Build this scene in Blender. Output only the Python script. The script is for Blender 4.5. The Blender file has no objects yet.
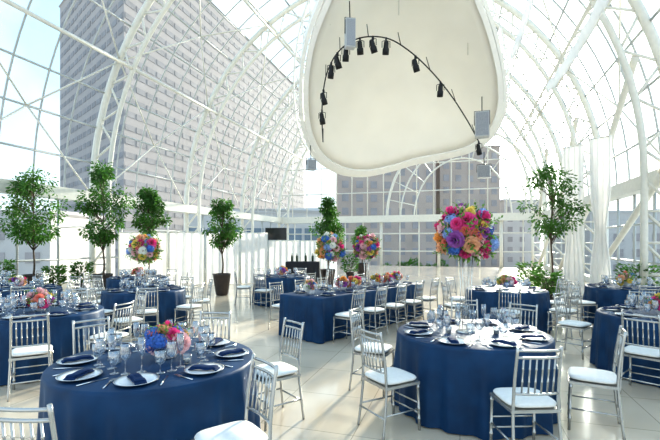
import bpy, math, random
from mathutils import Vector, Matrix, Quaternion
random.seed(7)
PI=math.pi; sin=math.sin; cos=math.cos
S=bpy.context.scene; COL=S.collection
F=420.0; HX=330.0; HY=243.0; CH=1.7
def at(px,py,Y): return Vector(((px-HX)*Y/F, Y, CH+(HY-py)*Y/F))
# ---------------------------------------------------------------- materials
def mk(name,col,rough=.5,metal=0,var=.06,scale=8,bump=0,spec=None,trans=0,emit=None,sheen=0,coat=0):
    m=bpy.data.materials.new(name); m.use_nodes=True; nt=m.node_tree; b=nt.nodes['Principled BSDF']
    b.inputs['Roughness'].default_value=rough; b.inputs['Metallic'].default_value=metal
    if spec is not None: b.inputs['Specular IOR Level'].default_value=spec
    if sheen: b.inputs['Sheen Weight'].default_value=sheen
    if coat: b.inputs['Coat Weight'].default_value=coat
    tc=nt.nodes.new('ShaderNodeTexCoord'); n=nt.nodes.new('ShaderNodeTexNoise'); n.inputs['Scale'].default_value=scale
    nt.links.new(tc.outputs['Object'],n.inputs['Vector'])
    r=nt.nodes.new('ShaderNodeValToRGB'); r.color_ramp.elements[0].position=.3; r.color_ramp.elements[1].position=.7
    r.color_ramp.elements[0].color=[max(0,c*(1-var)) for c in col]+[1]; r.color_ramp.elements[1].color=[min(1,c*(1+var)) for c in col]+[1]
    nt.links.new(n.outputs['Fac'],r.inputs['Fac']); nt.links.new(r.outputs['Color'],b.inputs['Base Color'])
    if bump:
        bp=nt.nodes.new('ShaderNodeBump'); bp.inputs['Strength'].default_value=bump; bp.inputs['Distance'].default_value=.01
        nt.links.new(n.outputs['Fac'],bp.inputs['Height']); nt.links.new(bp.outputs['Normal'],b.inputs['Normal'])
    if trans:
        t=nt.nodes.new('ShaderNodeBsdfTranslucent'); nt.links.new(r.outputs['Color'],t.inputs['Color'])
        mx=nt.nodes.new('ShaderNodeMixShader'); mx.inputs[0].default_value=trans
        nt.links.new(b.outputs[0],mx.inputs[1]); nt.links.new(t.outputs[0],mx.inputs[2]); nt.links.new(mx.outputs[0],nt.nodes['Material Output'].inputs[0])
    return m
def glassmat(name,tint,gl=.07,rough=.03):
    m=bpy.data.materials.new(name); m.use_nodes=True; nt=m.node_tree; nt.nodes.remove(nt.nodes['Principled BSDF'])
    t=nt.nodes.new('ShaderNodeBsdfTransparent'); t.inputs[0].default_value=(*tint,1)
    g=nt.nodes.new('ShaderNodeBsdfGlossy'); g.inputs['Roughness'].default_value=rough
    lw=nt.nodes.new('ShaderNodeLayerWeight'); lw.inputs[0].default_value=.25
    ma=nt.nodes.new('ShaderNodeMath'); ma.operation='MULTIPLY_ADD'; ma.inputs[1].default_value=gl*2; ma.inputs[2].default_value=gl*.5
    nt.links.new(lw.outputs['Facing'],ma.inputs[0])
    mx=nt.nodes.new('ShaderNodeMixShader'); nt.links.new(ma.outputs[0],mx.inputs[0])
    nt.links.new(t.outputs[0],mx.inputs[1]); nt.links.new(g.outputs[0],mx.inputs[2]); nt.links.new(mx.outputs[0],nt.nodes['Material Output'].inputs[0])
    return m
M={}
M['steel']=mk('cream_steel_paint',(.72,.69,.61),.45,0,.04)
M['bar']=mk('glazing_bar_paint',(.48,.49,.47),.45,0,.04)
M['pane']=glassmat('roof_glass',(.86,.935,.96),.05)
M['goblet']=glassmat('drinking_glass',(.93,.95,.97),.35)
M['navy']=mk('navy_satin',(.0045,.040,.105),.5,0,.2,5,0,spec=.3)
M['napkin']=mk('navy_napkin',(.006,.028,.09),.7,0,.15,40,.3,spec=.2)
M['silver']=mk('silver_chair_paint',(.54,.53,.50),.25,.7,.06)
M['cushion']=mk('ivory_cushion',(.88,.85,.79),.8,0,.03,30,.1)
M['white']=mk('white_china',(.90,.90,.89),.15,0,.01)
M['rimsilver']=mk('silver_rim',(.6,.6,.6),.2,.8,.02)
M['cutlery']=mk('polished_cutlery',(.75,.75,.74),.15,1,.02)
M['gold']=mk('pale_metal_stand',(.78,.76,.70),.18,.85,.05)
M['clear']=glassmat('clear_acrylic',(.93,.94,.93),.3)
M['drape']=mk('sheer_white_drape',(.88,.86,.83),.9,0,.03,3,0,trans=.35)
M['canopy']=mk('canopy_fabric',(.90,.87,.80),.7,0,.02,1.2,0,trans=.20)
M['canopyrim']=mk('canopy_rim',(.93,.91,.86),.5,0,.02)
M['black']=mk('black_metal',(.012,.012,.014),.45,.2)
M['lens']=mk('spot_lens',(.25,.28,.32),.05,.3)
M['greybox']=mk('grey_speaker',(.46,.47,.48),.5)
M['grille']=mk('speaker_grille',(.30,.31,.33),.7,0,.3,120)
M['leaf']=mk('leaf_green',(.075,.19,.03),.55,0,.5,3,0,trans=.42)
M['leaf2']=mk('leaf_light_green',(.11,.25,.04),.55,0,.5,3,0,trans=.42)
M['leaf3']=mk('bouquet_green',(.16,.31,.06),.55,0,.4,12,0,trans=.3)
M['bark']=mk('bark',(.12,.085,.06),.85,0,.3,20,.4)
M['pot']=mk('brown_planter',(.05,.035,.03),.45,0,.15)
M['soil']=mk('soil',(.05,.035,.025),.95,0,.4,30,.5)
M['wax']=mk('candle_wax',(.9,.86,.75),.5)
M['bottle']=mk('bottle_glass',(.03,.06,.03),.1)
M['screen']=mk('dark_screen',(.015,.017,.02),.15)
M['blackcloth']=mk('black_cloth',(.02,.02,.025),.8)
FL={k:mk('petal_'+k,c,.6,0,.18,25,0,trans=.2) for k,c in dict(hotpink=(.78,.08,.28),peach=(.92,.50,.30),coral=(.86,.27,.20),blush=(.90,.55,.56),cream=(.92,.88,.78),purple=(.38,.12,.42),yellow=(.93,.68,.18),lime=(.52,.66,.22),orange=(.93,.42,.12)).items()}
FL['blue']=mk('petal_blue',(.07,.19,.56),.6,0,.35,20,0,trans=.15)
FL['paleblue']=mk('petal_pale_blue',(.32,.46,.80),.6,0,.25,20,0,trans=.2)
# floor
m=mk('polished_stone',(.74,.69,.61),.10,0,.05,1.5); nt=m.node_tree; b=nt.nodes['Principled BSDF']
br=nt.nodes.new('ShaderNodeTexBrick'); br.offset=0; br.inputs['Scale'].default_value=1; br.inputs['Brick Width'].default_value=.9; br.inputs['Row Height'].default_value=.9
br.inputs['Mortar Size'].default_value=.005; br.inputs['Color1'].default_value=(.76,.64,.49,1); br.inputs['Color2'].default_value=(.67,.56,.42,1); br.inputs['Mortar'].default_value=(.44,.36,.27,1)
br.inputs['Bias'].default_value=-.3
tc=[n for n in nt.nodes if n.type=='TEX_COORD'][0]; mp=nt.nodes.new('ShaderNodeMapping'); mp.inputs['Rotation'].default_value=(0,0,.3)
nt.links.new(tc.outputs['Object'],mp.inputs[0]); nt.links.new(mp.outputs[0],br.inputs['Vector'])
mm=nt.nodes.new('ShaderNodeMix'); mm.data_type='RGBA'; mm.blend_type='MULTIPLY'; mm.inputs[0].default_value=.6
nt.links.new(br.outputs['Color'],mm.inputs[6]); 
rr=[n for n in nt.nodes if n.type=='VALTORGB'][0]; rr.color_ramp.elements[0].color=(.85,.85,.85,1); rr.color_ramp.elements[1].color=(1,1,1,1)
nt.links.new(rr.outputs[0],mm.inputs[7]); nt.links.new(mm.outputs[2],b.inputs['Base Color'])
b.inputs['Specular IOR Level'].default_value=.8
M['floor']=m
# ---------------------------------------------------------------- mesh builder
class MB:
    def __init__(s): s.v=[]; s.f=[]
    def add(s,vs,fs):
        o=len(s.v); s.v+= [tuple(v) for v in vs]; s.f+=[tuple(i+o for i in f) for f in fs]; return s
    def box(s,c,d,rot=None):
        c=Vector(c); vs=[]
        for z in (-1,1):
            for y in (-1,1):
                for x in (-1,1):
                    p=Vector((x*d[0]/2,y*d[1]/2,z*d[2]/2))
                    if rot: p=rot@p
                    vs.append(c+p)
        return s.add(vs,[(0,2,3,1),(4,5,7,6),(0,1,5,4),(2,6,7,3),(0,4,6,2),(1,3,7,5)])
    def tube(s,pts,r,n=6,closed=False):
        pts=[Vector(p) for p in pts]; N=len(pts); rs=r if isinstance(r,(list,tuple)) else [r]*N
        vs=[]; fs=[]; pn=None
        for i,p in enumerate(pts):
            if closed: t=pts[(i+1)%N]-pts[i-1]
            else: t=pts[min(i+1,N-1)]-pts[max(i-1,0)]
            if t.length<1e-9: t=Vector((0,0,1))
            t.normalize()
            if pn is None:
                a=Vector((0,0,1)) if abs(t.z)<.9 else Vector((1,0,0))
                pn=t.cross(a).normalized()
            else:
                pn=(pn-t*pn.dot(t)); 
                if pn.length<1e-6: pn=t.orthogonal()
                pn.normalize()
            bn=t.cross(pn)
            for k in range(n):
                a=2*PI*k/n; vs.append(p+(pn*cos(a)+bn*sin(a))*rs[i])
        for i in range(N if closed else N-1):
            j=(i+1)%N
            for k in range(n):
                k2=(k+1)%n; fs.append((i*n+k,i*n+k2,j*n+k2,j*n+k))
        if not closed: fs.append(tuple(range(n))[::-1]); fs.append(tuple((N-1)*n+k for k in range(n)))
        return s.add(vs,fs)
    def lathe(s,prof,n=16,c=(0,0,0)):
        vs=[];fs=[]
        for r,z in prof:
            for k in range(n):
                a=2*PI*k/n; vs.append((c[0]+r*cos(a),c[1]+r*sin(a),c[2]+z))
        for i in range(len(prof)-1):
            for k in range(n):
                k2=(k+1)%n; fs.append((i*n+k,i*n+k2,(i+1)*n+k2,(i+1)*n+k))
        return s.add(vs,fs)
    def mesh(s,name,mat,smooth=True):
        me=bpy.data.meshes.new(name); me.from_pydata(s.v,[],s.f); me.update()
        if smooth:
            for p in me.polygons: p.use_smooth=True
        me.materials.append(mat); return me
    def build(s,name,mat,parent=None,smooth=True,loc=None):
        o=bpy.data.objects.new(name,s.mesh(name,mat,smooth)); COL.objects.link(o)
        if parent: o.parent=parent
        if loc: o.location=loc
        return o
def tag(o,label,cat,group=None,kind=None):
    o['label']=label; o['category']=cat
    if group: o['group']=group
    if kind: o['kind']=kind
    return o
def thing(name,label,cat,loc=(0,0,0),rz=0,group=None):
    o=bpy.data.objects.new(name,None); COL.objects.link(o); o.location=loc; o.rotation_euler=(0,0,rz); o.empty_display_size=.1
    return tag(o,label,cat,group)
def copy_tree(o,parent=None):
    c=o.copy(); COL.objects.link(c); c.parent=parent
    for ch in o.children: copy_tree(ch,c)
    return c
def place(proto,loc,rz,label,group=None,scale=None):
    if not proto.get('_used'):
        proto['_used']=1; c=proto
    else: c=copy_tree(proto)
    c.location=loc; c.rotation_euler=(0,0,rz); c['label']=label
    if group: c['group']=group
    if scale: c.scale=(scale,)*3
    return c
def inst(name,me,parent,loc,quat=None,sc=1):
    o=bpy.data.objects.new(name,me); COL.objects.link(o); o.parent=parent; o.location=loc
    if quat is not None: o.rotation_mode='QUATERNION'; o.rotation_quaternion=quat
    o.scale=(sc,)*3; return o
def catmull(P,n=8,closed=False):
    P=[Vector(p) for p in P]; N=len(P); out=[]
    for i in range(N if closed else N-1):
        if closed: a,b,c,d=P[i-1],P[i],P[(i+1)%N],P[(i+2)%N]
        else: a,b,c,d=P[max(i-1,0)],P[i],P[i+1],P[min(i+2,N-1)]
        for k in range(n):
            t=k/n; out.append(.5*((2*b)+(c-a)*t+(2*a-5*b+4*c-d)*t*t+(3*b-a-3*c+d)*t**3))
    if not closed: out.append(P[-1])
    return out
# ---------------------------------------------------------------- structure
AX=math.atan(130/420)
sa,ca=sin(AX),cos(AX)
def W(u,v,z): return Vector((u*sa+v*ca,u*ca-v*sa,z))
VL,VR=-14.0,5.5; VC=(VL+VR)/2; RA=(VR-VL)/2; RH=10.6; SP=3.5
def arc(u,th,off=0): return W(u,VC-(RA-off)*cos(th),SP+(RH-off)*sin(th))
fl=MB().add([W(-8,VL-.3,0),W(-8,VR+.3,0),W(31.4,VR+.3,0),W(31.4,VL-.3,0)],[(0,1,2,3)]); o=fl.build('floor',M['floor'],smooth=False); tag(o,'cream polished stone tile floor','floor',kind='structure')
o=MB().add([W(-8,VL-.3,-.4),W(-8,VR+.3,-.4),W(31.4,VR+.3,-.4),W(31.4,VL-.3,-.4),W(-8,VL-.3,-.02),W(-8,VR+.3,-.02),W(31.4,VR+.3,-.02),W(31.4,VL-.3,-.02)],[(0,3,2,1),(0,1,5,4),(1,2,6,5),(2,3,7,6),(3,0,4,7)]).build('trim_1',M['steel'],smooth=False); tag(o,'white slab edge under the floor','floor edge',kind='structure')
U=[-4.8,1.2,7.2,13.2,19.2,25.2,31.2]
tn=[2]
def struct(b,lab,cat,mat,smooth=True):
    o=b.build('trim_%d'%tn[0],mat,smooth=smooth); tn[0]+=1; return tag(o,lab,cat,kind='structure')
NT=44; DO=.8
names=['behind the camera','over the entrance end','nearest in view','second in view','third in view','fourth in view','at the end wall']
for i,u in enumerate(U):
    b=MB()
    for off,r in ((0,.13),(DO,.09)):
        pts=[W(u,VL+off,0),W(u,VL+off,1.8)]+[arc(u,PI*k/NT,off) for k in range(NT+1)]+[W(u,VR-off,1.8),W(u,VR-off,0)]
        b.tube(pts,r,8)
    for k in range(NT):
        if k%2==0: b.tube([arc(u,PI*k/NT,0),arc(u,PI*(k+1)/NT,DO)],.042,5)
        else: b.tube([arc(u,PI*k/NT,DO),arc(u,PI*(k+1)/NT,0)],.042,5)
    for s_,V in ((1,VL),(-1,VR)):
        for k in range(4):
            z=k*.85; b.tube([W(u,V,z),W(u,V+s_*DO,z+.85)],.045,5); b.tube([W(u,V,z),W(u,V+s_*DO,z)],.035,5)
    struct(b,'cream lattice arch rib %s'%names[i],'arch rib',M['steel'])
for V,w in ((VL,'left'),(VR,'right')):
    b=MB(); s_=1 if V<0 else -1
    R=Matrix.Rotation(-AX,3,'Z')
    b.box(W(13.2,V+s_*.15,SP),(.45,36,.42),R); struct(b,'cream horizontal beam along the %s glass wall'%w,'beam',M['steel'],False)
    b=MB(); b.box(W(13.2,V,.12),(.3,36,.24),R); struct(b,'low cream kerb along the %s glass wall'%w,'kerb',M['steel'],False)
NP=24
wn=1
ND=48
for i in range(len(U)-1):
    u0,u1=U[i],U[i+1]
    g=MB(); vs=[];fs=[]
    for k in range(ND+1):
        vs+= [arc(u0,PI*k/ND,-.12),arc(u1,PI*k/ND,-.12)]
    for k in range(ND): fs.append((2*k,2*k+1,2*k+3,2*k+2))
    g.add(vs,fs); o=g.build('window_%d'%wn,M['pane']); wn+=1; tag(o,'curved glass roof bay %d of the vault'%(i+1),'glass roof',kind='structure')
    b=MB()
    for k in range(1,NP):
        th=PI*k/NP
        b.tube([arc(u0,th,-.06),arc(u1,th,-.06)],.042,5)
    b.build('purlin',M['bar'],o)
    b=MB()
    for q in range(1,5):
        u=u0+(u1-u0)*q/5; b.tube([arc(u,PI*k/ND,-.06) for k in range(ND+1)],.034,5)
    b.build('glazing_bar',M['bar'],o)
    b=MB()
    for k in (4,8,16,20):
        th=PI*k/NP
        b.tube([arc(u0,th,DO),arc(u1,th,DO)],.065,6); b.tube([arc(u0,th,0),arc(u1,th,0)],.065,6)
        for q in range(8):
            ua=u0+(u1-u0)*q/8; ub=u0+(u1-u0)*(q+1)/8
            if q%2: b.tube([arc(ua,th,DO),arc(ub,th,0)],.03,5)
            else: b.tube([arc(ua,th,0),arc(ub,th,DO)],.03,5)
    b.build('purlin_truss',M['steel'],o)
    b=MB()
    for k,k2 in ((0,4),(4,8),(16,20),(20,24)):
        a0,a1=PI*k/NP,PI*k2/NP; um=(u0+u1)/2; am=(a0+a1)/2
        for uu in (u0,u1):
            for aa in (a0,a1): b.tube([arc(uu,aa,.05),arc(um,am,.12)],.032,5)
    b.build('cross_brace',M['steel'],o)
    for V,w in ((VL,'left'),(VR,'right')):
        g=MB().add([W(u0,V,.24),W(u1,V,.24),W(u1,V,SP-.1),W(u0,V,SP-.1)],[(0,1,2,3)])
        o=g.build('window_%d'%wn,M['pane']); wn+=1; tag(o,'lower glass wall on the %s side, bay %d'%(w,i+1),'window',kind='structure')
        b=MB(); s_=1 if V<0 else -1
        for q in range(1,4): b.tube([W(u0+1.5*q,V,.2),W(u0+1.5*q,V,SP)],.045,5)
        for z in (1.1,2.3): b.tube([W(u0,V,z),W(u1,V,z)],.04,5)
        b.build('window_frame',M['bar'],o)
    if i>=2:
        b=MB(); b.tube([W(u1,VR-.4,.3),W(u0,VR-.4,SP)],.10,8); b.tube([W(u1,VR-.4,SP+.1),W(u0,VR-1.0,SP+3.2)],.10,8)
        struct(b,'cream diagonal brace tubes on the right wall bay %d'%(i+1),'brace',M['steel'])
# end wall
u=31.2
g=MB(); vs=[W(u,VC,SP)]+[arc(u,PI*k/ND) for k in range(ND+1)]
g.add(vs,[(0,k+1,k+2) for k in range(ND)]); o=g.build('window_%d'%wn,M['pane']); wn+=1; tag(o,'tall arched glass end wall under the last rib','window',kind='structure')
b=MB()
def ea(fr,th,c=0): return W(u,VC-(RA*fr)*cos(th),SP+RH*fr*sin(th))
# arches stepping to the right of the wall, with an upright glazing grid between them
def arch2(v0,R,hz,r):
    b.tube([W(u-.05,v0-R*cos(PI*k/32),SP+hz*sin(PI*k/32)) for k in range(33)],r,6)
arch2(.1,5.3,6.4,.11); arch2(.1,4.3,5.3,.06); arch2(.1,3.3,4.2,.06)
for k in range(1,14): th=PI*k/14; b.tube([W(u,.1-3.3*cos(th),SP+4.2*sin(th)),W(u,.1-5.3*cos(th),SP+6.4*sin(th))],.035,5)
for q in range(1,16):
    v=VL+19.5*q/16; hh=RH*math.sqrt(max(0,1-((v-VC)/RA)**2)); b.tube([W(u,v,SP),W(u,v,SP+hh)],.04,5)
for z in (2,4,6,8):
    ww=RA*math.sqrt(1-(z/RH)**2); b.tube([W(u,VC-ww,SP+z),W(u,VC+ww,SP+z)],.04,5)
b.build('window_frame',M['steel'],o)
g=MB().add([W(u,VL,0),W(u,VR,0),W(u,VR,SP),W(u,VL,SP)],[(0,1,2,3)]); o=g.build('window_%d'%wn,M['pane']); wn+=1; tag(o,'lower glass end wall with cream posts','window',kind='structure')
b=MB()
for q in range(1,14): b.tube([W(u,VL+19.5*q/14,0),W(u,VL+19.5*q/14,SP)],.12 if q%3==0 else .05,6)
for z in (1.1,2.4): b.tube([W(u,VL,z),W(u,VR,z)],.05,5)
b.build('window_frame',M['steel'],o)
b=MB(); R=Matrix.Rotation(-AX,3,'Z'); b.box(W(u,VC,SP),(19.6,.5,.5),R); struct(b,'cream horizontal beam across the end wall','beam',M['steel'],False)
# ---------------------------------------------------------------- outside
g=MB().add([(-500,20,-8),(600,20,-8),(600,900,-8),(-500,900,-8)],[(0,1,2,3)]); o=g.build('ground',mk('street',(.42,.41,.40),.9,0,.1,.05),smooth=False); tag(o,'pale street level outside the glass','ground',kind='structure')
def building(label,pts,z1,wall,win,pitch,floor_h,ww,wh,z0=-8,depth=20,fake_name='office_building'):
    t=thing(fake_name,label,'building',(pts[0][0],pts[0][1],z0)); o0=Vector((pts[0][0],pts[0][1],z0))
    P=[Vector((x,y,0)) for x,y in pts]; back=[p+Vector((0,depth,0)) for p in (P[-1],P[0])]
    ring=P+back; n=len(ring); b=MB()
    b.add([Vector((p.x,p.y,z0))-o0 for p in ring]+[Vector((p.x,p.y,z1))-o0 for p in ring],[(i,(i+1)%n,n+(i+1)%n,n+i) for i in range(n)]+[tuple(range(n,2*n))])
    b.build('wall',wall,t,False)
    b=MB(); b.tube([Vector((p.x,p.y,z1))-o0 for p in ring],.5,4,True); b.build('parapet',wall,t,False)
    wins=[]
    for i in range(len(P)-1):
        a,c=P[i],P[i+1]; L=(c-a).length; d=(c-a).normalized(); nrm=Vector((d.y,-d.x,0)); 
        if nrm.y>0 and nrm.dot(a)>0: nrm=-nrm
        k=int((L-1)/pitch)
        for q in range(k):
            for f in range(int((z1-z0-3)/floor_h)):
                ce=a+d*((q+.5)*L/k)+Vector((0,0,z0+2+f*floor_h+floor_h/2))
                px=HX+F*ce.x/ce.y; py=HY-F*(ce.z-CH)/ce.y
                if -10<px<670 and -10<py<300: wins.append((ce.length,ce+nrm*.05,d))
    wins.sort(key=lambda w:w[0])
    rest=MB()
    for j,(L_,ce,d) in enumerate(wins):
        R=Matrix.Rotation(math.atan2(d.y,d.x),3,'Z')
        if j<95:
            b=MB(); b.box(ce-o0,(ww,.12,wh),R); b.build('window',win,t,False)
        else: rest.box(ce-o0,(ww,.12,wh),R)
    if len(wins)>95:
        o=rest.build('window_rows',win,t,False); o['kind']='stuff'
    return t
bw=mk('tower_cladding',(.37,.33,.315),.85,0,.05,.2); bw2=mk('brick_pale',(.46,.36,.30),.8,0,.08,.2); bw3=mk('stone_pale',(.52,.48,.45),.8,0,.05,.2)
bg=mk('tower_glass',(.265,.25,.255),.7,0,.15,.3,spec=.2); bg2=mk('dark_glass',(.34,.30,.29),.5,0,.15,.3); bg3=mk('blue_dark_glass',(.13,.17,.21),.3,0,.2,.3)
def g2(px,Y): return ((px-HX)*Y/F,Y)
building('tall grey brown office tower with window bands, left beyond the glass',[g2(60,150),g2(124,108),g2(304,240)],86,bw,bg,4.0,3.6,3.3,1.5)
building('low pale building at the far left beyond the glass',[g2(-60,62),g2(50,66)],6.5,bw3,bg2,3.5,3.6,2.0,1.7)
building('dark glass fronted building just right of the tower, beyond the wall',[g2(186,60),g2(322,62)],6.4,bw3,bg3,2.6,3.4,2.35,2.7)
building('tall brown brick building behind the hanging canopy',[g2(338,112),g2(436,116)],44,bw2,bg2,3.6,3.6,1.8,1.9)
building('stepped brown brick wing seen through the arched end wall',[g2(440,124),g2(500,128)],31,bw2,bg2,3.6,3.6,1.8,1.9)
building('slim grey building far right of the brown brick wing',[g2(504,150),g2(540,152)],17,bw3,bg2,3.4,3.6,1.9,1.8)
building('pale hazy block behind the right glass wall',[g2(590,100),g2(668,95)],9,bw3,bg2,3.4,3.6,2.0,1.8)
# ---------------------------------------------------------------- canopy
TILT=.82
def cp(px,py,off=0):
    dx=(px-HX)/F; dz=(HY-py)/F; t=(15.11-off)/(dz+TILT); return Vector((t*dx,t,CH+t*dz))
NRM=Vector((0,TILT,1)).normalized()
outl=[(338,-34),(318,4),(304,46),(299,90),(302,130),(314,158),(336,174),(362,178),(390,173),(418,165),(446,160),(472,153),(494,138),(506,112),(507,80),(500,42),(488,4),(470,-32),(432,-54),(382,-54)]
O=catmull([cp(*p) for p in outl],6,True); cc=cp(402,72); 
root=thing('acoustic_canopy','large cream rounded canopy hanging below the glass vault','canopy',cc)
n=len(O); vs=[];fs=[]; K=12
def prof(f): return 1.5*(1-f**2.0)
def lay(off,K=K):
    out=[]
    for k in range(1,K+1):
        f=k/K
        for p in O: out.append(cc+(p-cc)*f*.91+NRM*(off+prof(f)) - cc)
    return out
bot=[NRM*1.5]+lay(0); top=[NRM*1.8]+lay(.22)
nb=len(bot); vs=bot+top; 
for k in range(n): fs.append((0,1+(k+1)%n,1+k)); fs.append((nb,nb+1+k,nb+1+(k+1)%n))
for r in range(K-1):
    for k in range(n):
        a,b_=1+r*n+k,1+r*n+(k+1)%n; fs.append((a,b_,b_+n,a+n)); fs.append((nb+a,nb+a+n,nb+b_+n,nb+b_))
for k in range(n):
    a,b_=1+(K-1)*n+k,1+(K-1)*n+(k+1)%n; fs.append((a,b_,nb+b_,nb+a))
MB().add(vs,fs).build('canopy_panel',M['canopy'],root)
def band(RB,name):
    b=MB(); vs=[];fs=[]
    for f,z in RB:
        for p in O: vs.append((p-cc)*f+NRM*z)
    nr=len(RB)
    for r in range(nr):
        for k in range(n): a=r*n+k; c_=r*n+(k+1)%n; d_=((r+1)%nr)*n+(k+1)%n; e_=((r+1)%nr)*n+k; fs.append((a,c_,d_,e_))
    b.add(vs,fs); b.build(name,M['canopyrim'],root,False)
band(((.905,-.05),(.955,-.05),(.955,.25),(.905,.25)),'inner_rim_band')
band(((.965,.04),(1.0,.04),(1.01,.34),(.965,.34)),'outer_rim_band')
OUT=[(p-cc)*1.06+NRM*.5 for p in O]
b=MB(); b.tube(OUT,.035,6,True)
for k in range(0,n,3): b.tube([(O[k]-cc)*1.0+NRM*.2,OUT[(k+1)%n]],.022,4); b.tube([OUT[(k+1)%n],(O[(k+3)%n]-cc)*1.0+NRM*.2],.022,4)
b.build('rim_truss',M['canopyrim'],root)
for (px,py) in ((330,30),(470,60),(310,130),(485,130),(400,20)):
    a=cp(px,py)+NRM*.3; 
    e=Vector((a.x,a.y,12.5 if py<100 else 10.5)); b=MB(); b.tube([a-cc,e-cc],.02,5); b.build('suspension_cable',M['steel'],root)
# lighting rail
rail=[(323,142),(322,118),(323,94),(328,70),(340,50),(360,38),(386,38),(408,50),(430,70),(450,94),(467,120),(480,144)]
RP=catmull([cp(x,y,.75) for x,y in rail],6)
rr_=thing('lighting_rail','black curved lighting pipe below the cream canopy','lighting rail',RP[0])
b=MB(); b.tube([p-RP[0] for p in RP],.018,8); b.build('pipe',M['black'],rr_)
for k in range(0,len(RP),8):
    b=MB(); b.tube([RP[k]-RP[0],RP[k]-RP[0]+NRM*.72],.012,5); b.build('rail_hanger',M['black'],rr_)
def spot_proto():
    t=thing('stage_light','x','stage light')
    R=Matrix.Rotation(.5,3,'X')
    b=MB(); b.lathe([(.0,.20),(.05,.19),(.075,.14),(.08,0),(.10,-.03),(.10,-.20),(.085,-.20),(.085,-.17)],14)
    b.v=[tuple(R@Vector(v)+Vector((0,0,-.26))) for v in b.v]; body=b.build('lamp_body',M['black'],t)
    b=MB(); b.lathe([(0,-.175),(.086,-.175)],14); b.v=[tuple(R@Vector(v)+Vector((0,0,-.26))) for v in b.v]; b.build('lens',M['lens'],body)
    b=MB(); b.tube([(-.12,0,-.26),(-.12,0,-.07),(-.05,0,-.05),(.05,0,-.05),(.12,0,-.07),(.12,0,-.26)],.012,5); y_=b.build('yoke',M['black'],t)
    b=MB(); b.box((0,0,-.01),(.05,.06,.11)); b.build('clamp',M['black'],y_,False)
    return t
SPT=spot_proto()
sp=[(322,112,'lowest black spotlight at the left end of the rail'),(323,88,'second black spotlight up from the left rail end'),(330,64,'third black spotlight up from the left rail end'),(338,53,'black spotlight left of the rail top'),(347,45,'black spotlight beside the narrow grey box at the rail top'),(361,38,'left of three spotlights hanging at the rail peak'),(373,36,'middle of three spotlights hanging at the rail peak'),(385,38,'right of three spotlights hanging at the rail peak'),(416,58,'upper black spotlight on the right run of the rail'),(440,84,'middle black spotlight on the right run of the rail'),(478,141,'lowest black spotlight at the right end of the rail')]
for px,py,lab in sp:
    q=cp(px,py,.75); p=min(RP,key=lambda r:(r-q).length); place(SPT,p-Vector((0,0,.03)),random.uniform(-.8,.8),lab,'spotlights on the canopy rail',.86)
def speaker(px,py,Yoff,w,h,lab,tilt=.3):
    p=cp(px,py,Yoff); t=thing('hanging_speaker',lab,'speaker',p,tilt,'grey speakers around the canopy')
    b=MB(); b.box((0,0,0),(w,w*.8,h)); cab=b.build('cabinet',M['greybox'],t,False)
    b=MB(); b.box((0,-w*.4-.006,0),(w*.88,.012,h*.92)); b.build('grille',M['grille'],cab,False)
    b=MB(); b.tube([(0,0,h/2),(0,.05,h/2+.5)],.015,5); b.build('hanger',M['black'],t)
    b=MB(); b.tube([(-w*.55,0,0),(-w*.55,0,h/2+.05),(w*.55,0,h/2+.05),(w*.55,0,0)],.012,5); b.build('bracket',M['black'],t)
speaker(350,34,1.1,.24,.72,'narrow grey speaker at the top left of the canopy',.2)
speaker(482,125,1.1,.40,.75,'grey speaker at the right edge of the canopy',-.3)
speaker(484,172,.8,.42,.42,'small grey speaker below the right canopy edge',-.4)
speaker(311,165,.8,.30,.34,'small grey speaker at the lower left canopy edge',.4)
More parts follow.
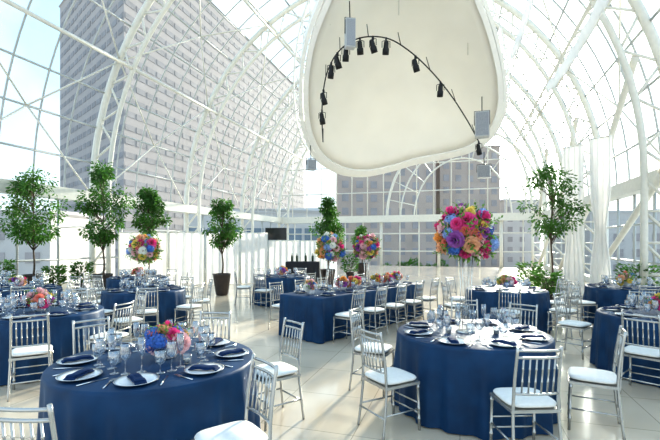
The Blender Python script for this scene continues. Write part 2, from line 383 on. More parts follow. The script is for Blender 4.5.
# ---------------------------------------------------------------- chair
def knuck(p,q,r,ks=(.3,.6)):
    p=Vector(p);q=Vector(q); ts=[0]; rs=[r]
    for k in ks:
        for d,f in ((-.02,1),(-.01,1.4),(.01,1.4),(.02,1)): ts.append(k+d); rs.append(r*f)
    ts.append(1); rs.append(r); return [p.lerp(q,t) for t in ts],rs
def chair_proto():
    t=thing('chiavari_chair','x','chair',group='silver chairs')
    for sx in (-1,1):
        b=MB(); p,r=knuck((sx*.185,.19,0),(sx*.18,.175,.44),.0125,(.25,.45,.9)); b.tube(p,r,7); b.build('leg',M['silver'],t)
        b=MB(); pts=[(sx*.19,-.225,0),(sx*.182,-.195,.25),(sx*.175,-.18,.45),(sx*.17,-.195,.68),(sx*.165,-.235,.93)]
        b.tube(catmull(pts,4),.0125,7); b.build('leg',M['silver'],t)
    b=MB()
    for a in ((0,.185,.36,.026),(0,-.18,.36,.026)): b.box((a[0],a[1],.435),(a[2],a[3],.024))
    for sx in (-1,1): b.box((sx*.18,0,.435),(.026,.38,.024))
    b.box((0,0,.44),(.34,.34,.012)); b.build('seat_frame',M['silver'],t,False)
    b=MB(); vs=[];fs=[]; nu,nv=28,8
    for j in range(nv+1):
        ph=-PI/2+PI*j/nv
        for i in range(nu):
            a=2*PI*i/nu; ex=.45
            c=lambda x,e: math.copysign(abs(x)**e,x)
            vs.append((.198*c(cos(ph),.5)*c(cos(a),ex),.198*c(cos(ph),.5)*c(sin(a),ex),.476+.026*c(sin(ph),.8)))
    for j in range(nv):
        for i in range(nu): fs.append((j*nu+i,j*nu+(i+1)%nu,(j+1)*nu+(i+1)%nu,(j+1)*nu+i))
    b.add(vs,fs).build('seat_cushion',M['cushion'],t)
    def by(z): return -.18-(.055*((z-.45)/.48)**1.5 if z>.45 else 0)
    for z in (.905,.85,.57):
        b=MB(); b.tube([(x,by(z)-.02*(1-(x/.17)**2),z) for x in (-.168,-.11,-.05,0,.05,.11,.168)],.0105,7); b.build('back_rail',M['silver'],t)
    for x in (-.12,-.072,-.024,.024,.072,.12):
        dy=-.02*(1-(x/.17)**2); b=MB(); p,r=knuck((x,by(.57)+dy,.57),(x,by(.85)+dy,.85),.0068,(.35,.7)); b.tube(p,r,6); b.build('spindle',M['silver'],t)
    for p,q in (((-.183,.185,.16),(.183,.185,.16)),((-.183,.182,.25),(.183,.182,.25)),((-.187,-.21,.18),(.187,-.21,.18)),((-.185,.185,.20),(-.187,-.2,.20)),((.185,.185,.20),(.187,-.2,.20))):
        b=MB(); b.tube([p,q],.0085,6); b.build('stretcher',M['silver'],t)
    return t
CHR=chair_proto()
DW=['right side','far right side','far side','far left side','left side','near left side','near side','near right side']
def word(dx,dy): return DW[int(round(math.atan2(dy,dx)/(PI/4)))%8]
def chair_back(bx,by,tx,ty,phrase,face=None,w=None,mind=1.28):
    """chair whose BACK stands at bx,by and that faces the table centre tx,ty"""
    d=Vector((tx-bx,ty-by))
    if not face and d.length<mind and phrase!='x':
        dn=d.normalized(); bx,by=tx-dn.x*mind,ty-dn.y*mind
    d=Vector(face) if face else Vector((tx-bx,ty-by)); d.normalize()
    o=(bx+d.x*.2,by+d.y*.2,0); rz=math.atan2(-d.x,d.y)
    wd=w or word(bx-tx,by-ty)
    return place(CHR,o,rz,'silver chair with white cushion on the %s of the %s'%(wd,phrase),'silver chairs around the tables')
# ---------------------------------------------------------------- cloth & tables
def cloth(outline,top,label,mat,loc,rz=0,group='navy tablecloths',flare=.05,folds=17,seed=0):
    rnd=random.Random(seed); ph=rnd.uniform(0,6)
    n=len(outline); vs=[];fs=[]
    vs.append((0,0,top))
    for f in (.5,.985):
        for (x,y,nx,ny,s) in outline: vs.append((x*f,y*f,top))
    Z=[top-.006,top-.03,top-.12,top-.3,top-.5,top-.66,.012]
    for i,z in enumerate(Z):
        f=1-z/top
        for (x,y,nx,ny,s) in outline:
            a=s*2*PI*folds+ph; w=(.6*sin(a)+.4*sin(a*.53+1.3)+.25*sin(a*1.9+2))*flare*.9*min(1,f*1.6)+flare*f*.6+(.006 if i else 0)
            w=max(w,.004*f)
            vs.append((x+nx*w,y+ny*w,z))
    R=2+len(Z)
    for k in range(n): fs.append((0,1+k,1+(k+1)%n))
    for r in range(R-1):
        for k in range(n):
            a=1+r*n+k; c=1+r*n+(k+1)%n; fs.append((a,a+n,c+n,c))
    o=MB().add(vs,fs).build('tablecloth',mat); o.location=loc; o.rotation_euler=(0,0,rz)
    return tag(o,label,'tablecloth',group)
TZ=.765
def circ(R,n=170): return [(R*cos(2*PI*k/n),R*sin(2*PI*k/n),cos(2*PI*k/n),sin(2*PI*k/n),k/n) for k in range(n)]
def rect(hx,hy,r=.06,m=24):
    cs=[(hx-r,hy-r,0),(-hx+r,hy-r,PI/2),(-hx+r,-hy+r,PI),(hx-r,-hy+r,3*PI/2)]
    raw=[]
    for cx,cy,a0 in cs:
        for k in range(7):
            a=a0+PI/2*k/6; raw.append((cx+r*cos(a),cy+r*sin(a),cos(a),sin(a)))
    out=[]
    for i in range(len(raw)):
        a=raw[i];b=raw[(i+1)%len(raw)]; L=math.hypot(b[0]-a[0],b[1]-a[1]); k=max(1,int(L/.035))
        for j in range(k):
            t=j/k; nx=a[2]+(b[2]-a[2])*t; ny=a[3]+(b[3]-a[3])*t; out.append((a[0]+(b[0]-a[0])*t,a[1]+(b[1]-a[1])*t,nx,ny))
    L=[0]
    for i in range(1,len(out)): L.append(L[-1]+math.hypot(out[i][0]-out[i-1][0],out[i][1]-out[i-1][1]))
    T=L[-1]+.03
    return [(*p,l/T) for p,l in zip(out,L)]
RT_R=.77
def rtable_proto():
    t=thing('round_table','x','table',group='round banquet tables')
    b=MB(); b.lathe([(0,.745),(.74,.745),(.755,.735),(.74,.722),(0,.722)],40); b.build('tabletop',M['bark'],t)
    for k in range(4):
        a=PI/4+k*PI/2; b=MB(); b.tube([(.5*cos(a),.5*sin(a),.72),(.55*cos(a),.55*sin(a),0)],.018,6); b.build('leg',M['rimsilver'],t)
    return t
RT=rtable_proto()
def plate_proto():
    t=thing('dinner_plate','x','plate')
    b=MB(); b.lathe([(0,.006),(.09,.006),(.105,.010),(.138,.020),(.139,.022),(.104,.014),(.09,.010),(0,.010)],32); pb=b.build('plate_body',M['white'],t)
    b=MB(); b.lathe([(.134,.0195),(.142,.021),(.142,.024),(.133,.0225)],32); b.build('rim',M['rimsilver'],t)
    return t
def napkin_proto():
    t=thing('napkin','x','napkin')
    for nm,w,l,z,s in (('lower_fold',.075,.215,.022,1),('upper_fold',.062,.19,.031,1.0)):
        b=MB(); vs=[];fs=[]; N=12
        for i in range(N+1):
            y=-l/2+l*i/N; dz=-.010*max(0,abs(y)-.08)/.03
            wz=.002*sin(y*60)
            for x in (-w/2,-w/6,w/6,w/2): vs.append((x,y,z+dz+wz+(.003 if abs(x)<w/4 else 0)))
            for x in (w/2,w/6,-w/6,-w/2): vs.append((x,y,z+dz+wz+.009+(.003 if abs(x)<w/4 else 0)))
        for i in range(N):
            for k in range(8): a=i*8+k; c=i*8+(k+1)%8; fs.append((a,c,c+8,a+8))
        fs+=[tuple(range(8)),tuple(N*8+k for k in range(8))[::-1]]
        b.add(vs,fs).build(nm,M['napkin'],t,False)
    return t
def glass_proto(kind):
    t=thing(kind,'x','glass')
    if kind=='wine_glass': B=[(.004,.098),(.022,.104),(.036,.125),(.040,.15),(.034,.195),(.030,.215)]; st=.1; 
    elif kind=='champagne_flute': B=[(.004,.118),(.016,.124),(.025,.15),(.028,.19),(.024,.25)]; st=.12
    else: B=[(.006,.062),(.026,.068),(.038,.09),(.041,.12),(.040,.165)]; st=.065
    b=MB(); b.lathe([(0,B[0][1])]+B+[(B[-1][0]-.002,B[-1][1])]+[(r-.002,z+.002) for r,z in B[::-1]],16); b.build('bowl',M['goblet'],t)
    b=MB(); b.lathe([(.010,.004),(.004,.012),(.0035,st*.6),(.005,st+.002)],8); b.build('stem',M['goblet'],t)
    b=MB(); b.lathe([(0,.004),(.033,.001),(.034,.003),(.012,.006),(0,.008)],16); b.build('foot',M['goblet'],t)
    return t
def cut_proto(kind):
    t=thing(kind,'x','cutlery')
    b=MB(); b.tube([(0,-.10,.004),(0,-.04,.004),(0,.03,.004)],[.005,.006,.003],6); b.build('handle',M['cutlery'],t)
    if kind=='dinner_knife':
        b=MB(); b.add([(-.007,.03,.002),(.007,.03,.002),(.008,.09,.002),(0,.115,.002),(-.007,.1,.002),(-.007,.03,.005),(.007,.03,.005),(.008,.09,.004),(0,.115,.004),(-.007,.1,.004)],[(0,4,3,2,1),(5,6,7,8,9)]+[(i,(i+1)%5,5+(i+1)%5,5+i) for i in range(5)]); b.build('blade',M['cutlery'],t,False)
    else:
        b=MB(); b.box((0,.042,.004),(.022,.025,.003))
        for x in (-.009,-.003,.003,.009): b.box((x,.078,.004),(.003,.05,.003))
        b.build('tines',M['cutlery'],t,False)
    return t
def votive_proto():
    t=thing('votive_candle','x','candle'); b=MB(); b.lathe([(0,.002),(.028,.002),(.035,.07),(.032,.07),(.026,.006),(0,.006)],16); b.build('glass_cup',M['goblet'],t)
    b=MB(); b.lathe([(0,.007),(.024,.007),(.026,.035),(0,.035)],12); b.build('candle',M['wax'],t); return t
PL=plate_proto(); NP_=napkin_proto(); WG=glass_proto('wine_glass'); CF=glass_proto('champagne_flute'); GB=glass_proto('water_goblet'); KN=cut_proto('dinner_knife'); FK=cut_proto('dinner_fork'); VT=votive_proto()
def setting(cx,cy,dx,dy,wd,phrase,R,full=True):
    d=Vector((dx,dy)).normalized(); s=Vector((-d.y,d.x)); rz=math.atan2(d.x,-d.y)
    def pos(a,b): return (cx+d.x*a+s.x*b,cy+d.y*a+s.y*b,TZ)
    place(PL,pos(R-.18,0),rz,'white plate at the %s of the %s'%(wd,phrase),'white dinner plates')
    place(NP_,pos(R-.18,0),rz+.5,'folded navy napkin at the %s of the %s'%(wd,phrase),'navy napkins')
    place(WG,pos(R-.385,-.13),rz,'wine glass at the %s of the %s'%(wd,phrase),'wine glasses')
    place(GB,pos(R-.365,.11),rz,'water goblet at the %s of the %s'%(wd,phrase),'water goblets')
    if full:
        place(CF,pos(R-.42,-.03),rz,'champagne flute at the %s of the %s'%(wd,phrase),'champagne flutes')
        place(KN,pos(R-.18,.175),rz,'table knife at the %s of the %s'%(wd,phrase),'table knives')
        place(FK,pos(R-.18,-.175),rz,'fork at the %s of the %s'%(wd,phrase),'forks')
# ---------------------------------------------------------------- flowers
def rose_mesh(mat):
    b=MB()
    for L,(rad,h,tilt,n) in enumerate(((.018,.045,.1,4),(.034,.042,.35,5),(.048,.034,.75,6),(.056,.02,1.15,6))):
        for k in range(n):
            a0=2*PI*k/n+L*.6; w=2*PI/n*.72; vs=[];
            for i in range(4):
                hz=i/3
                for j in range(5):
                    a=a0+(j-2)/2*w*(.55+.45*sin(PI*min(1,hz*.9+.15)))
                    r=rad*(.35+.65*hz)+ (tilt*.012*hz*hz); z=h*hz*(1-.15*abs(j-2)/2*hz)-.01*L-(.01*tilt*hz**3)
                    vs.append((r*cos(a),r*sin(a),z))
            fs=[(i*5+j,i*5+j+1,i*5+j+6,i*5+j+5) for i in range(3) for j in range(4)]
            b.add(vs,fs)
    return b.mesh('rose',mat)
def hyd_mesh(mat,R=.075,n=70):
    b=MB(); rnd=random.Random(5)
    b.lathe([(0,-R*.9),(R*.6,-R*.6),(R*.85,0),(R*.6,R*.6),(0,R*.85)],10)
    for k in range(n):
        z=1-1.7*(k+.5)/n; a=k*2.39996; r=math.sqrt(1-z*z); d=Vector((r*cos(a),r*sin(a),z)); t=d.orthogonal().normalized(); s=d.cross(t); an=rnd.uniform(0,PI)
        c=d*R*rnd.uniform(.93,1.05)
        for q in range(4):
            a2=an+q*PI/2; e=t*cos(a2)+s*sin(a2); g=d.cross(e); l=.019
            b.add([c,c+e*l*.6+g*l*.5+d*.003,c+e*l+d*.005,c+e*l*.6-g*l*.5+d*.003],[(0,3,2,1)])
    return b.mesh('hydrangea',mat,False)
def leaf(b,c,d,up,l,w):
    d=d.normalized(); s=d.cross(up); 
    if s.length<1e-3: s=d.orthogonal()
    s.normalize(); n=s.cross(d)
    b.add([c,c+d*l*.45+s*w-n*w*.2,c+d*l-n*l*.12,c+d*l*.45-s*w-n*w*.2,c+d*l*.5+n*w*.15],[(0,1,4),(1,2,4),(2,3,4),(3,0,4)])
ROSE={k:rose_mesh(v) for k,v in FL.items() if 'blue' not in k}
HYD={k:hyd_mesh(FL[k]) for k in ('blue','paleblue')}; HYD['cream']=hyd_mesh(FL['cream']); HYD['lime']=hyd_mesh(FL['lime'])
def greens(R,n,seed,hemi,L=.11,mat=None):
    b=MB(); rnd=random.Random(seed)
    for k in range(n):
        z=rnd.uniform(0 if hemi else -1,1); a=rnd.uniform(0,2*PI); r=math.sqrt(1-z*z); d=Vector((r*cos(a),r*sin(a),z))
        c=d*R*rnd.uniform(.55,.95); e=(d+Vector((rnd.gauss(0,.6),rnd.gauss(0,.6),rnd.gauss(0,.6)))).normalized()
        if hemi: e.z=max(e.z,-.05)
        leaf(b,c,e,Vector((rnd.gauss(0,1),rnd.gauss(0,1),rnd.gauss(0,1))),L*rnd.uniform(.7,1.3),L*.26)
    for k in range(44 if not hemi else 18):
        z=rnd.uniform(.1 if hemi else -.85,1); a=rnd.uniform(0,2*PI); r=math.sqrt(1-z*z); d=(Vector((r*cos(a),r*sin(a),z))+Vector((rnd.gauss(0,.2),rnd.gauss(0,.2),rnd.gauss(0,.2)*(0 if hemi else 1)))).normalized()
        L2=rnd.uniform(1.12,1.42); b.tube([d*.7,d*L2],.012,4)
        s=d.orthogonal().normalized(); s2=d.cross(s)
        for q in range(7):
            f=.85+(L2-.85)*q/6; e=(s*cos(q*2.4)+s2*sin(q*2.4)+d*.9).normalized(); leaf(b,d*f,e,d,.17,.05)
    return b.mesh('greenery',mat or M['leaf3'])
GRN={(h):greens(1,640 if not h else 280,4,h,.27) for h in (False,True)}
pal=['hotpink','peach','coral','blush','cream','purple','hotpink','orange','blush','yellow','peach','hotpink','blush']
def blooms(root,c,R,n,hemi,seed,sc=1,bluef=.25,palette=pal):
    rnd=random.Random(seed); c=Vector(c)
    inst('greenery',GRN[hemi],root,c,None,R*1.04)
    every=max(2,round(1/bluef)) if bluef>0 else 10**6
    for k in range(n):
        z=(1-1*(k+.5)/n) if hemi else (1-1.85*(k+.5)/n); a=k*2.39996+seed+rnd.uniform(-.2,.2); r=math.sqrt(max(0,1-z*z)); d=Vector((r*cos(a),r*sin(a),z))
        q=Vector((0,0,1)).rotation_difference(d); p=c+d*R*rnd.uniform(.78,1.14)
        if k%every==2: inst('hydrangea',HYD[rnd.choice(('blue','blue','paleblue'))],root,p-d*.03,q,sc*rnd.uniform(.75,1.1))
        else: inst('rose',ROSE[rnd.choice(palette)],root,p,q,sc*rnd.uniform(.8,1.5))
def tall(x,y,lab,zc,R,n,seed):
    t=thing('tall_flower_centerpiece',lab,'flower arrangement',(x,y,TZ))
    b=MB(); b.lathe([(0,0),(.10,0),(.10,.010),(.02,.016),(0,.016)],24); b.build('stand_base',M['gold'],t)
    h=zc-TZ-R*.75
    for k in range(4):
        a=PI/4+k*PI/2; b=MB(); b.tube([(.075*cos(a),.075*sin(a),.01),(.06*cos(a),.06*sin(a),h*.5),(.075*cos(a),.075*sin(a),h)],.0045,6); b.build('stand_rod',M['gold'],t)
    b=MB(); b.lathe([(.016,.01),(.016,h)],12); b.build('clear_stem',M['clear'],t)
    b=MB(); b.lathe([(0,h-.01),(.08,h-.005),(.085,h+.03),(.078,h+.03),(0,h+.01)],20); b.build('flower_bowl',M['gold'],t)
    blooms(t,(0,0,zc-TZ),R,n,False,seed,1.05,.15)
def low(x,y,lab,R,n,seed,bluef=.15,palette=pal,sc=1):
    t=thing('flower_centerpiece',lab,'flower arrangement',(x,y,TZ),0,'low floral centrepieces')
    b=MB(); b.lathe([(0,0),(.055,0),(.07,.05),(.075,.11),(.068,.11),(.06,.02),(0,.01)],20); b.build('vase',M['white'],t)
    blooms(t,(0,0,.11),R,n,True,seed,sc,bluef,palette)
    return t
# ---------------------------------------------------------------- tables in place
seedc=[0]
def rtable(x,y,phrase,settings=8,full=True,a0=10,R=RT_R):
    seedc[0]+=1
    place(RT,(x,y,0),0,'round table under navy cloth, the %s'%phrase,'round banquet tables')
    cloth(circ(R),TZ-.001,'navy floor length cloth on the %s'%phrase,M['navy'],(x,y,0),0,seed=seedc[0])
    for k in range(settings):
        a=math.radians(a0+360*k/settings); setting(x,y,cos(a),sin(a),DW[int(round(a/(PI/4)))%8],phrase,R,full)
def ring(x,y,phrase,n=6,a0=10,skip=()):
    for k in range(n):
        if k in skip: continue
        a=math.radians(a0+360*k/n); chair_back(x+1.28*cos(a),y+1.28*sin(a),x,y,phrase)
T1=(-1.40,3.4); rtable(*T1,'front left table')
chair_back(-1.50,2.05,*T1,'front left table')
chair_back(-.46,2.76,*T1,'front left table',face=(-.75,-.55))
chair_back(-.40,4.18,*T1,'front left table',w='far right side')
chair_back(-1.3,4.72,*T1,'front left table',w='far side')
chair_back(-2.42,4.28,*T1,'front left table',w='far left side')
ft=low(T1[0]+.08,T1[1]+.04,'pink and blue flower bowl on the front left table',.14,15,2,0,['hotpink','blush','hotpink','coral','blush','peach'],.9)
for d in ((-.10,-.10,.13),(-.03,-.13,.15),(-.11,-.04,.19)): inst('hydrangea',HYD['blue'],ft,d,Vector((0,0,1)).rotation_difference(Vector(d)),.85)
for i,(dx,dy,l) in enumerate(((.29,-.14,'right of'),(-.26,-.12,'left of'),(.0,.30,'behind'))): place(VT,(T1[0]+dx,T1[1]+dy,TZ),0,'votive candle %s the flowers on the front left table'%l,'votive candles')
T2=(1.49,4.42); rtable(*T2,'front right table')
chair_back(1.55,3.14,*T2,'front right table')
chair_back(.42,3.80,*T2,'front right table',w='near left side')
chair_back(.33,5.0,*T2,'front right table',w='far left side')
chair_back(2.60,3.80,*T2,'front right table',w='near right side')
chair_back(2.45,5.35,*T2,'front right table',w='far right side')
chair_back(1.85,5.78,*T2,'front right table',w='far side')
tall(T2[0]-.06,T2[1],'tall clear stand with big pink and blue flower ball, right foreground',1.80,.265,68,3)
for i,(dx,dy,l) in enumerate(((.22,-.10,'right of'),(-.26,-.06,'left of'))): place(VT,(T2[0]+dx,T2[1]+dy,TZ),0,'votive candle %s the stand on the front right table'%l,'votive candles')
T3=(-4.0,5.8); rtable(*T3,'left edge table')
chair_back(-3.3,4.62,*T3,'left edge table',w='near right side')
chair_back(-2.72,5.5,*T3,'left edge table',w='right side'); chair_back(-3.1,6.85,*T3,'left edge table',w='far right side'); chair_back(-4.3,7.12,*T3,'left edge table',w='far side')
chair_back(-5.2,6.4,*T3,'left edge table',w='far left side')
low(T3[0],T3[1],'peach and pink flower bowl on the left edge table',.16,17,5,0)
T4=(4.4,5.5); rtable(*T4,'right edge table')
chair_back(3.42,4.62,*T4,'right edge table',w='near left side'); chair_back(3.6,6.55,*T4,'right edge table',w='far left side'); chair_back(5.0,6.72,*T4,'right edge table',w='far right side')
chair_back(4.5,4.14,*T4,'right edge table',w='near side')
low(T4[0]-.12,T4[1]-.1,'bright yellow and blue flowers on the right edge table',.15,17,6,.15,['yellow','peach','hotpink','yellow'])
T5=(3.56,8.5); rtable(*T5,'back right table',8,False); ring(*T5,'back right table'); low(*T5,'pink flowers on the table behind the tall right arrangement',.16,13,7,.1)
T6=(6.3,8.9); rtable(*T6,'far right table',8,False); ring(*T6,'far right table'); low(*T6,'greenery and peach flowers on the far right table',.18,12,8,0)
T7=(-3.75,8.5); rtable(*T7,'left midground table',8,False); ring(*T7,'left midground table',8,25.5); tall(*T7,'tall stand with blue and pink flower ball, left side',1.58,.27,58,9)
T8=(-6.4,8.6); rtable(*T8,'far left table',8,False); ring(*T8,'far left table'); low(*T8,'small pink flowers on the far left table',.14,11,10,0)
T9=(-5.2,11.4); rtable(*T9,'back left table',8,False); ring(*T9,'back left table'); low(*T9,'small peach flowers on the back left table',.14,11,11,0)
T10=(-1.35,11.9); rtable(*T10,'far centre table',8,False); ring(*T10,'far centre table'); low(*T10,'small coral flowers on the far centre table',.14,11,12,0)
T11=(-8.6,10.6); rtable(*T11,'leftmost back table',8,False); ring(*T11,'leftmost back table',6,10)
# long table
LD=Vector((sin(math.radians(40)),cos(math.radians(40)))); LN=Vector((LD.y,-LD.x)); LC=Vector((.62,8.8)); HL=1.83; HW=.5
lrz=math.atan2(LD.y,LD.x)
t=thing('long_table','long rectangular table under a navy cloth in the centre','table',(LC.x,LC.y,0),lrz)
b=MB(); b.box((0,0,.735),(2*HL-.06,2*HW-.06,.03)); b.build('tabletop',M['bark'],t,False)
for sx in (-1,1):
    for sy in (-1,1): b=MB(); b.tube([(sx*1.6,sy*.38,.72),(sx*1.6,sy*.38,0)],.018,6); b.build('leg',M['rimsilver'],t)
cloth(rect(HL,HW),TZ-.001,'navy floor length cloth on the long centre table',M['navy'],(LC.x,LC.y,0),lrz,folds=34,flare=.04,seed=31)
ow=['nearest','second nearest','third nearest','fourth nearest','farthest']
for k in range(5):
    a=-1.42+.71*k
    for sgn,sd in ((1,'right'),(-1,'left')):
        e=LC+LD*a+LN*sgn*(HW+.50)
        c_=chair_back(e.x,e.y,LC.x+LD.x*a,LC.y+LD.y*a,'x'); c_['label']='silver chair, %s on the %s side of the long table'%(ow[k],sd)
        p0=LC+LD*a
        d=LN*sgn
        s=Vector((-d.y,d.x)); rz=math.atan2(d.x,-d.y)
        def pos(q,w): return (p0.x+d.x*q+s.x*w,p0.y+d.y*q+s.y*w,TZ)
        L='%s %s setting of the long table'%(ow[k],sd)
        place(PL,pos(.33,0),rz,'white plate at the '+L,'white dinner plates'); place(NP_,pos(.33,0),rz,'navy napkin at the '+L,'navy napkins')
        place(WG,pos(.22,-.19),rz,'wine glass at the '+L,'wine glasses'); place(GB,pos(.22,.19),rz,'water goblet at the '+L,'water goblets')
p=LC+LD*(-.95); tall(p.x,p.y,'tall flower stand on the near part of the long table',1.62,.24,56,14)
p=LC+LD*(.25); tall(p.x,p.y,'tall flower stand on the far part of the long table',1.62,.24,56,15)
for k,a in enumerate((-1.5,-.55,-.2,.65,1.05,1.5)):
    p=LC+LD*a; low(p.x,p.y,'low pink and peach flowers, %s down the long table'%['first','second','third','fourth','fifth','last'][k],.12,12,20+k,.05,sc=.9)
# ---------------------------------------------------------------- trees
def tree(x,y,lab,ztop,zlow,rw,seed,mat,cone=.45,nl=56,per=62,L=.115,name='potted_tree'):
    rnd=random.Random(seed); t=thing(name,lab,'tree',(x,y,0))
    b=MB(); b.lathe([(0,0),(.17,0),(.20,.05),(.29,.66),(.31,.70),(.27,.70),(.25,.60),(0,.60)],20); pt=b.build('planter',M['pot'],t)
    b=MB(); b.lathe([(0,.63),(.26,.62)],16); b.build('soil',M['soil'],pt)
    zc=(ztop+zlow)/2; rh=(ztop-zlow)/2
    tr=[(0,0,.6),(.03,.02,1.0),(-.02,.03,zlow),(.02,0,zc),(0,.02,ztop-.3)]
    b=MB(); P=catmull(tr,4); b.tube(P,[.034-.024*i/len(P) for i in range(len(P))],7); tk=b.build('trunk',M['bark'],t)
    cl=[]
    for k in range(nl):
        z=rnd.uniform(-1,1); w=math.sqrt(max(0,1-z*z)) ; w*=1-cone*z; a=rnd.uniform(0,2*PI); r=w*math.sqrt(rnd.uniform(.05,1))*rw*rnd.uniform(.7,1.05)
        cl.append(Vector((r*cos(a),r*sin(a),zc+z*rh*.92)))
    b=MB()
    for c in cl:
        zb=max(zlow-.3,min(ztop-.4,c.z-.35-.3*rnd.random())); b.tube([(0,0.02,zb),(c.x*.5,c.y*.5,zb*.45+c.z*.55),c],[.012,.008,.004],4)
    b.build('branch',M['bark'],tk)
    b=MB(); 
    for c in cl:
        rr=rnd.uniform(.16,.30)*(rw/.8)
        for q in range(per):
            d=Vector((rnd.gauss(0,1),rnd.gauss(0,1),rnd.gauss(0,.8))); d.normalize()
            leaf(b,c+d*rr*rnd.random()**.5,Vector((d.x,d.y,d.z-.5)),Vector((rnd.gauss(0,1),rnd.gauss(0,1),1)),L*rnd.uniform(.7,1.3),L*.23)
    b.build('foliage',mat,t); return t
def tp(px,Y): return ((px-HX)*Y/F,Y)
tree(*tp(33,13.4),'tall leafy potted tree at the far left edge',4.05,1.75,.90,1,M['leaf'])
tree(*tp(103,13.6),'leafy potted tree beside the first cream arch rib',4.25,1.7,.80,2,M['leaf'])
tree(*tp(148,15.2),'slimmer potted tree behind the left tall flowers',3.7,2.0,.58,3,M['leaf'])
tree(*tp(222,13.7),'small potted tree in a brown planter by white drapes',3.1,1.6,.56,4,M['leaf'],nl=42,per=54)
tree(*tp(328,16),'potted tree rising behind the long table flowers',3.4,1.7,.55,5,M['leaf'])
tree(*tp(362,21),'small potted tree right of the centre potted tree',2.5,1.3,.5,8,M['leaf2'])
tree(*tp(552,12.0),'potted tree with a slim bare trunk near the right curtains',3.95,1.95,.82,6,M['leaf'],cone=.15,nl=48,per=52,L=.10)
def shrub(x,y,h,r,lab,seed,cat='plant'):
    rnd=random.Random(seed); t=thing('potted_shrub',lab,cat,(x,y,0))
    b=MB(); b.lathe([(0,0),(.15,0),(.2,.35),(.22,.38),(.19,.38),(.18,.33),(0,.33)],16); b.build('planter',M['pot'],t)
    b=MB()
    for k in range(14):
        a=rnd.uniform(0,2*PI); b.tube([(0,0,.33),(r*.5*cos(a),r*.5*sin(a),h*.7),(r*cos(a),r*sin(a),h*rnd.uniform(.7,1))],.006,4)
    b.build('stems',M['bark'],t)
    b=MB()
    for k in range(420):
        a=rnd.uniform(0,2*PI); q=rnd.random()**.5*r; z=.4+(h-.4)*rnd.random(); d=Vector((cos(a),sin(a),rnd.uniform(-.2,1)))
        leaf(b,Vector((q*cos(a),q*sin(a),z)),d,Vector((rnd.gauss(0,1),rnd.gauss(0,1),1)),.14*rnd.uniform(.7,1.2),.03)
    b.build('foliage',M['leaf2'] if seed%2 else M['leaf'],t)
for k,(px,Y,h,l) in enumerate(((2,12.9,1.15,'leftmost'),(54,13.2,.95,'middle one'),(82,13.6,1.05,'right end'))): shrub(*tp(px,Y),h,.26,'leafy planter shrub by the left glass wall, %s'%l,40+k)
shrub(*tp(530,13.5),1.05,.35,'leafy shrub left of the slim trunk tree at right',51); shrub(*tp(546,10.6),.95,.3,'leafy shrub in front of the slim trunk right tree',53)
shrub(*tp(350,19),1.2,.35,'leafy shrub behind the long table at the back',54); shrub(*tp(640,11.5),1.1,.5,'wide leafy shrub beside the right glass wall',56)
for k,(px,Y,h,l) in enumerate(((384,70,6.2,'left'),(410,74,7.0,'middle'),(438,78,6.4,'right'))):
    rnd=random.Random(70+k); x,y=tp(px,Y); t=thing('street_tree','wide green street tree outside the end wall, %s one'%l,'tree',(x,y,-8))
    b=MB(); b.tube([(0,0,0),(0,0,h-2.5)],.2,6); b.build('trunk',M['bark'],t); b=MB()
    for q in range(1700):
        d=Vector((rnd.gauss(0,1.35),rnd.gauss(0,1),rnd.gauss(0,.8))); d=d/ d.length*(rnd.random()**.33); d=Vector((d.x*2.4,d.y*1.8,d.z*1.7*(1+.3*sin(d.x*5)))); leaf(b,Vector((0,0,h-2.0))+d,d,Vector((0,.3,1)),.45,.13)
    b.build('foliage',M['leaf2'],t)
# ---------------------------------------------------------------- drapes
def drape(p,q,z0,z1,lab,amp=.06,per=.22,name='drape_panel',posts=True,gather=0):
    p=Vector(p);q=Vector(q); L=(q-p).length; d=(q-p)/L; nrm=Vector((-d.y,d.x)); n=int(L/.03); mid=(p+q)/2
    t=thing(name,lab,'drape',(mid.x,mid.y,0)); vs=[];fs=[]; rows=14
    for r in range(rows+1):
        fz=r/rows; z=z0+(z1-z0)*fz; g=1-gather*math.exp(-((fz-.42)/.16)**2)
        for i in range(n+1):
            s=L*i/n; w=amp*(sin(2*PI*s/per)+.4*sin(2*PI*s/per*.37+1))*(1.15-.3*fz); c=p+d*s; c=mid+(c-mid)*g+nrm*w*(1 if not gather else .6+.4*g); vs.append((c.x-mid.x,c.y-mid.y,z))
    for r in range(rows):
        for i in range(n): a=r*(n+1)+i; fs.append((a,a+1,a+n+2,a+n+1))
    MB().add(vs,fs).build('fabric',M['drape'],t)
    b=MB(); b.tube([((p-mid).x,(p-mid).y,z1),((q-mid).x,(q-mid).y,z1)],.025,6); b.build('top_rod',M['steel'],t)
    if posts:
        for e in (p,q):
            b=MB(); b.tube([((e-mid).x,(e-mid).y,0),((e-mid).x,(e-mid).y,z1)],.025,6); b.build('post',M['steel'],t)
P=[tp(118,17),tp(168,16.5),tp(205,16.8),tp(240,17.4),tp(268,18.2),tp(300,19),tp(325,20)]
wl=['leftmost panel','second panel from left','panel behind the small potted tree','panel right of the small potted tree','panel below the hanging screen','rightmost panel']
for i in range(len(P)-1):
    a_,b_=Vector(P[i]),Vector(P[i+1]); d_=(b_-a_).normalized()*.035
    drape(a_+d_,b_-d_,.02,2.12 if i<4 else 1.8,'white pipe and drape partition, '+wl[i],.09,.30)
drape(tp(562,14.2),tp(584,13.6),.02,4.9,'tall gathered white curtain left of the right arch rib',.09,.16,'curtain',False,.45)
drape(tp(589,13.4),tp(612,12.9),.02,5.0,'tall gathered white curtain right of the first one',.09,.16,'curtain',False,.45)
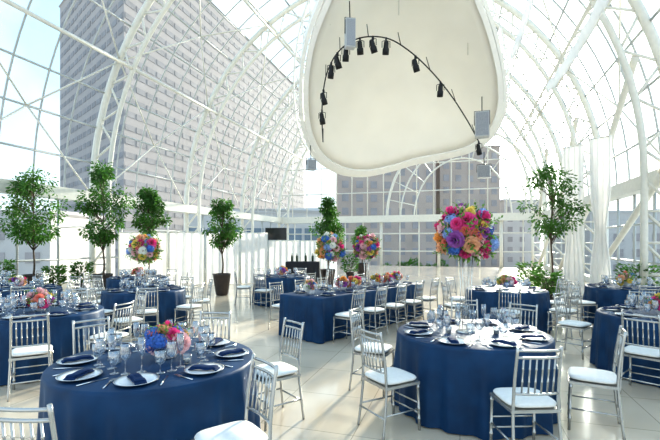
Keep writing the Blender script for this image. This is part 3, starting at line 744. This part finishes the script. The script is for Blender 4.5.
# long fabric shades stretched along the right side of the vault
for k,(deg,u0,u1,wd,lab) in enumerate(((152,9.5,19,.34,'lowest'),(138,10,20,.28,'upper'))):
    th=math.radians(deg); vs=[];fs=[]; N=24; c0=arc((u0+u1)/2,th,.9)
    for i in range(N+1):
        f=i/N; u=u0+(u1-u0)*f; sag=.35*sin(PI*f)
        for j in range(6):
            a=th+(j/5-.5)*wd/10; p=arc(u,a,1.1)-Vector((0,0,sag+.10*sin(PI*j/5)+.04*sin(f*40+j))); vs.append(p-c0)
    for i in range(N):
        for j in range(5): a=i*6+j; fs.append((a,a+1,a+7,a+6))
    t=thing('fabric_shade','long narrow white fabric shade under the right roof glass, the %s of two'%lab,'shade',c0,0,'roof shades')
    MB().add(vs,fs).build('fabric',M['drape'],t)
    for nm,i in (('end_rod',0),('end_rod',N)):
        b=MB(); b.tube([Vector(vs[i*6]),Vector(vs[i*6+5])],.03,6); b.build(nm,M['steel'],t)
# screen
t=thing('display_screen','black flat screen on a pole above the white drapes','screen',(tp(276,19.4)[0],19.4,0))
b=MB(); b.box((0,0,2.12),(.98,.06,.56)); bz=b.build('bezel',M['black'],t,False); b=MB(); b.box((0,-.034,2.12),(.92,.01,.50)); b.build('panel',M['screen'],bz,False)
b=MB(); b.tube([(0,.05,0),(0,.05,2.1)],.03,6); b.build('pole',M['black'],t); b=MB(); b.box((0,.05,.02),(.6,.5,.04)); b.build('base',M['black'],t,False)
# bar
bx,by=tp(303,15.2)
t=thing('bar_table','small bar table under a dark cloth near the drapes','table',(bx,by,0)); b=MB(); b.box((0,0,1.0),(1.1,.5,.04)); b.build('tabletop',M['bark'],t,False)
for sx in (-1,1):
    b=MB(); b.tube([(sx*.45,0,0),(sx*.45,0,1.0)],.02,6); b.build('leg',M['rimsilver'],t)
cloth(rect(.6,.3),1.03,'black cloth on the small bar table',M['blackcloth'],(bx,by,0),0,folds=16,flare=.02,seed=90,group='bar linen')
for k,(dx,l) in enumerate(((-.4,'leftmost'),(-.22,'second'),(.1,'third'),(.35,'rightmost'))):
    t=thing('bottle','dark bottle on the bar table, %s one'%l,'bottle',(bx+dx,by,1.031),0,'bottles on the bar'); b=MB(); b.lathe([(0,0),(.038,0),(.04,.17),(.03,.21),(.013,.24),(.013,.30),(0,.30)],12); b.build('bottle_body',M['bottle'],t)
    b=MB(); b.lathe([(.0145,.28),(.0145,.315),(0,.315)],10); b.build('cap',M['gold'],t)
# ---------------------------------------------------------------- light, sky, camera
SD=Vector((197/420,1,125/420)).normalized()
w=bpy.data.worlds.new('sky'); S.world=w; w.use_nodes=True; nt=w.node_tree; N=nt.nodes; Lk=nt.links
bgn=N['Background']; tc=N.new('ShaderNodeTexCoord')
nm=N.new('ShaderNodeVectorMath'); nm.operation='NORMALIZE'; Lk.new(tc.outputs['Generated'],nm.inputs[0])
dt=N.new('ShaderNodeVectorMath'); dt.operation='DOT_PRODUCT'; Lk.new(nm.outputs[0],dt.inputs[0]); dt.inputs[1].default_value=SD
def math_(op,a,b=None,clamp=False):
    n=N.new('ShaderNodeMath'); n.operation=op; n.use_clamp=clamp
    for i,x in enumerate((a,b)):
        if x is None: continue
        if isinstance(x,(int,float)): n.inputs[i].default_value=x
        else: Lk.new(x,n.inputs[i])
    return n.outputs[0]
d=math_('MAXIMUM',dt.outputs['Value'],0)
glow=math_('ADD',math_('ADD',math_('MULTIPLY',math_('POWER',d,5),.34),math_('MULTIPLY',math_('POWER',d,50),3.0)),math_('MULTIPLY',math_('POWER',d,350),60))
sx=N.new('ShaderNodeSeparateXYZ'); Lk.new(nm.outputs[0],sx.inputs[0])
rp=N.new('ShaderNodeValToRGB'); Lk.new(sx.outputs['Z'],rp.inputs[0]); e=rp.color_ramp.elements
e[0].position=0; e[0].color=(.74,.78,.80,1); e[1].position=.75; e[1].color=(.26,.47,.72,1); x=e.new(.3); x.color=(.44,.62,.78,1)
ns=N.new('ShaderNodeTexNoise'); ns.inputs['Scale'].default_value=2.2; ns.inputs['Detail'].default_value=5; Lk.new(nm.outputs[0],ns.inputs['Vector'])
cr=N.new('ShaderNodeValToRGB'); Lk.new(ns.outputs['Fac'],cr.inputs[0]); cr.color_ramp.elements[0].position=.45; cr.color_ramp.elements[1].position=.65
mx=N.new('ShaderNodeMix'); mx.data_type='RGBA'; Lk.new(math_('MULTIPLY',cr.outputs[0],.5),mx.inputs[0]); Lk.new(rp.outputs[0],mx.inputs[6]); mx.inputs[7].default_value=(.90,.89,.86,1)
gc=N.new('ShaderNodeMix'); gc.data_type='RGBA'; gc.blend_type='ADD'; gc.inputs[0].default_value=1; Lk.new(mx.outputs[2],gc.inputs[6])
gm=N.new('ShaderNodeVectorMath'); gm.operation='SCALE'; gm.inputs[0].default_value=(1,.91,.75); Lk.new(glow,gm.inputs['Scale']); Lk.new(gm.outputs[0],gc.inputs[7])
Lk.new(gc.outputs[2],bgn.inputs['Color']); bgn.inputs['Strength'].default_value=1.0
l=bpy.data.lights.new('sun','SUN'); l.energy=5; l.angle=.07; l.color=(1,.88,.72); lo=bpy.data.objects.new('sun',l); COL.objects.link(lo); lo.rotation_mode='QUATERNION'; lo.rotation_quaternion=Vector((0,0,1)).rotation_difference(SD); lo.location=SD*60
S.view_settings.view_transform='Standard'
try: S.view_settings.look='Medium High Contrast'
except Exception as ex: print('look',ex)
S.view_settings.exposure=.86
c=bpy.data.cameras.new('camera'); co=bpy.data.objects.new('camera',c); COL.objects.link(co); co.location=(0,0,CH); co.rotation_euler=(PI/2,0,0); c.sensor_width=36; c.lens=F/660*36; c.shift_y=23/660; c.clip_end=2000; c.clip_start=.05
S.camera=co
for o in COL.objects:
    if '_used' in o: del o['_used']
